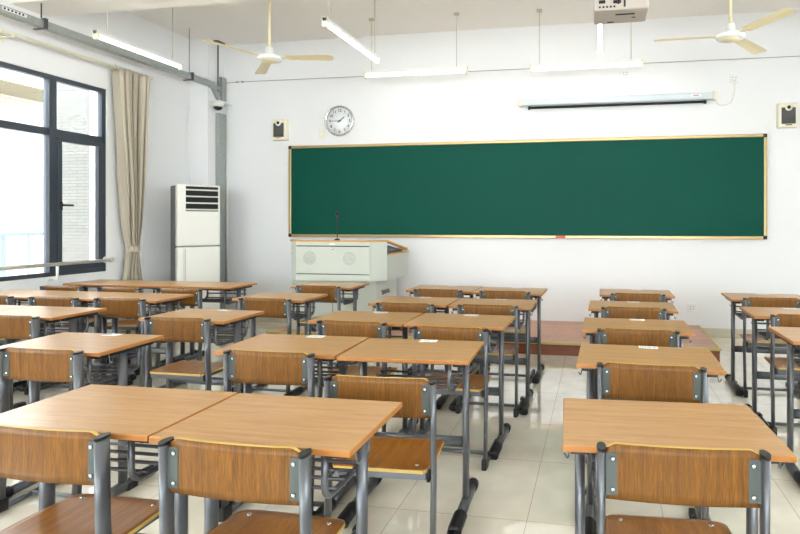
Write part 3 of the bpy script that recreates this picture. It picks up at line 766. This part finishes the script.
ROW = {1: 'nearest the viewer', 2: 'second row back from the viewer', 3: 'third row back from the viewer', 4: 'fourth row back from the viewer', 5: 'row nearest the podium wall'}
DESK = [  # column, row, x, y, rot, label sticker, where
 ('M', 1, -.953, 1.531, .5, 0, 'right-hand desk of the large foreground pair at lower left'),
 ('M', 1, -1.57, 1.531, .6, 0, 'left-hand desk of the large foreground pair at lower left'),
 ('M', 2, -.867, 2.47, 2.4, 1, 'right-hand desk of the central double column, second pair from the viewer'),
 ('M', 2, -1.489, 2.469, 1.6, 1, 'left-hand desk of the central double column, second pair from the viewer'),
 ('M', 3, -.834, 3.243, -.8, 1, 'right-hand desk of the central double column, third pair from the viewer'),
 ('M', 3, -1.452, 3.242, .6, 1, 'left-hand desk of the central double column, third pair from the viewer'),
 ('M', 4, -.768, 3.963, 1., 1, 'right-hand desk of the central double column, fourth pair from the viewer'),
 ('M', 4, -1.388, 3.972, -.2, 1, 'left-hand desk of the central double column, fourth pair from the viewer'),
 ('M', 5, -.762, 4.705, -.9, 1, 'right-hand desk of the central double column, pair nearest the chalkboard'),
 ('M', 5, -1.379, 4.755, -.8, 1, 'left-hand desk of the central double column, pair nearest the chalkboard'),
 ('R', 1, .196, 1.686, 3.2, 0, 'single desk closest to the viewer in the column at right of centre'),
 ('R', 2, .215, 2.515, -1.1, 1, 'single desk with paper sticker, second in the column at right of centre'),
 ('R', 3, .216, 3.257, -.5, 1, 'single desk in front of the platform, third in the column at right of centre'),
 ('R', 4, .238, 4.006, -1.2, 1, 'single desk, fourth in the column at right of centre'),
 ('R', 5, .316, 4.749, -.4, 1, 'single desk farthest from the viewer in the column at right of centre'),
 ('L', 2, -2.589, 2.322, 2.2, 1, 'single desk closest to the viewer in the column left of centre'),
 ('L', 3, -2.546, 3.141, -.9, 1, 'single desk with paper sticker, second in the column left of centre'),
 ('L', 4, -2.548, 4.019, -1.1, 0, 'single desk, third in the column left of centre'),
 ('L', 5, -2.538, 4.826, -.6, 0, 'single desk right in front of the podium, last in the column left of centre'),
 ('Q', 5, 1.336, 4.648, -1.5, 1, 'desk farthest from the viewer at the right edge of the photo'),
 ('Q', 4, 1.295, 3.883, -1.1, 1, 'middle of the three desks cut by the right edge of the photo'),
 ('Q', 3, 1.276, 3.142, .3, 0, 'closest of the three desks cut by the right edge of the photo'),
 ('W', 5, -3.643, 4.656, 0, 0, 'aisle-side desk of the window-side row nearest the air conditioner'),
 ('W', 5, -4.253, 4.656, 0, 0, 'middle desk of the window-side row nearest the air conditioner'),
 ('W', 5, -4.863, 4.656, 0, 0, 'window-side desk under the guard rail end, row nearest the air conditioner'),
 ('W', 4, -3.641, 3.803, .1, 0, 'aisle-side desk of the middle row on the window side'),
 ('W', 4, -4.251, 3.803, .1, 0, 'middle desk of the middle row on the window side'),
 ('W', 4, -4.861, 3.803, .1, 0, 'desk closest to the window in the middle row on the window side'),
 ('W', 3, -3.712, 3.059, .9, 0, 'aisle-side desk of the nearest window-side row at the left edge'),
 ('W', 3, -4.324, 3.05, .9, 0, 'second desk of the nearest window-side row, cut by the left edge'),
]
proto_plain = make_desk()
proto_label = copy_tree(proto_plain); add_label(proto_label)
used = {}
for c, rw, x, y, a, lb, where in DESK:
    src = proto_label if lb else proto_plain
    o = src if not used.get(lb) else copy_tree(src); used[lb] = True
    o.location = (x, y, 0); o.rotation_euler = (0, 0, math.radians(a))
    o['label'] = 'oak-topped ' + where
CHAIR = [
 (-1.559, 1.278, 0, 'wooden chair cut by the left edge, at the left desk of the foreground pair'),
 (-0.948, 1.278, -.8, 'wooden chair at the right desk of the foreground pair, bottom centre-left'),
 (-0.81, 1.915, 2.2, 'wooden chair pulled out into view behind the foreground pair, seat fully visible'),
 (-1.464, 2.21, .6, 'wooden chair at the left desk of the second central pair'),
 (-0.814, 2.895, -.9, 'wooden chair at the right desk of the third central pair'),
 (-1.43, 2.965, -1., 'wooden chair at the left desk of the third central pair'),
 (-1.371, 3.69, -.8, 'wooden chair at the left desk of the fourth central pair'),
 (-0.767, 3.705, -.2, 'wooden chair at the right desk of the fourth central pair'),
 (-1.366, 4.485, -1.4, 'wooden chair at the left desk of the central pair nearest the chalkboard'),
 (-0.776, 4.465, -.8, 'wooden chair at the right desk of the central pair nearest the chalkboard'),
 (0.214, 1.455, 2.8, 'large wooden chair at lower right, closest in the single column'),
 (0.212, 2.272, -.8, 'wooden chair second in the single column at right of centre'),
 (0.212, 3.003, -.3, 'wooden chair third in the single column at right of centre'),
 (0.238, 3.772, .2, 'wooden chair fourth in the single column at right of centre'),
 (0.317, 4.5, 0, 'wooden chair farthest away in the single column at right of centre'),
 (1.322, 4.418, .9, 'wooden chair at the farthest desk along the right edge of the photo'),
 (1.296, 3.65, 0, 'wooden chair cut by the right edge, at the middle right-edge desk'),
 (-2.531, 2.077, .3, 'wooden chair at the left edge, closest in the single column left of centre'),
 (-2.531, 2.896, .1, 'wooden chair with visible seat, second in the single column left of centre'),
 (-2.508, 3.736, -1.6, 'wooden chair third in the single column left of centre'),
 (-2.52, 4.553, -1.6, 'wooden chair in front of the podium, last in the single column left of centre'),
 (-3.592, 4.13, 0, 'wooden chair at the aisle-side desk of the row nearest the air conditioner'),
 (-4.19, 4.13, 0, 'wooden chair at the middle desk of the row nearest the air conditioner'),
 (-4.8, 4.13, 0, 'wooden chair at the window-side desk of the row nearest the air conditioner'),
 (-3.606, 3.555, -.4, 'wooden chair at the aisle-side desk of the middle window-side row'),
 (-4.175, 3.53, -.6, 'wooden chair at the middle desk of the middle window-side row'),
 (-4.774, 3.52, 0, 'wooden chair at the left edge, window-side desk of the middle row'),
 (-3.639, 2.79, 0, 'wooden chair at the nearest window-side row, cut by the left edge'),
]
proto = make_chair()
for i, (x, y, a, lb) in enumerate(CHAIR):
    o = proto if i == 0 else copy_tree(proto)
    o.location = (x, y, 0); o.rotation_euler = (0, 0, math.radians(a)); o['label'] = lb

# ------------------------------------------------------------------ light from the sky
sc_ = bpy.context.scene
wd = bpy.data.worlds.new('sky'); sc_.world = wd; wd.use_nodes = True
bg = wd.node_tree.nodes['Background']; bg.inputs['Color'].default_value = (.915, .955, 1, 1); bg.inputs['Strength'].default_value = 14.0
def portal(x, y0, y1, z0, z1, inward):
    l = bpy.data.lights.new('sky_portal', 'AREA'); l.shape = 'RECTANGLE'; l.size = z1-z0; l.size_y = y1-y0
    l.cycles.is_portal = True
    o = bpy.data.objects.new('sky_portal', l); COL.objects.link(o); o.location = (x, (y0+y1)/2, (z0+z1)/2)
    o.rotation_euler = (0, -PI/2*inward, 0)
portal(XL-.18, 2.0, 5.085, WZ0, WZ1, 1); portal(XL-.18, -2.6, 1.4, WZ0, WZ1, 1)
portal(XR+.18, -2.6, .2, 1.6, 2.8, -1); portal(XR+.18, 1.6, 4.6, 1.6, 2.8, -1)
for a_, b_ in bw:
    l = bpy.data.lights.new('sky_portal', 'AREA'); l.shape = 'RECTANGLE'; l.size = b_-a_; l.size_y = 2.1; l.cycles.is_portal = True
    o = bpy.data.objects.new('sky_portal', l); COL.objects.link(o); o.location = ((a_+b_)/2, YB-.18, 1.95); o.rotation_euler = (PI/2, 0, 0)
    o.rotation_euler = (-PI/2, 0, PI) if False else (PI/2, 0, PI)

# ------------------------------------------------------------------ camera
F, CX, CY, TH = 538.17, 505.6, 221.33, .1704
cam = bpy.data.cameras.new('camera'); co = bpy.data.objects.new('camera', cam); COL.objects.link(co)
cam.sensor_fit = 'HORIZONTAL'; cam.sensor_width = 36; cam.lens = F*36/800
cam.shift_x = (400-CX)/800; cam.shift_y = -(267-CY)/800
cam.clip_start = .05
co.location = (0, 0, 1.35); co.rotation_euler = (PI/2, 0, TH)
sc_.camera = co
sc_.view_settings.view_transform = 'Standard'; sc_.view_settings.look = 'None'
sc_.view_settings.exposure = .2; sc_.view_settings.gamma = 1
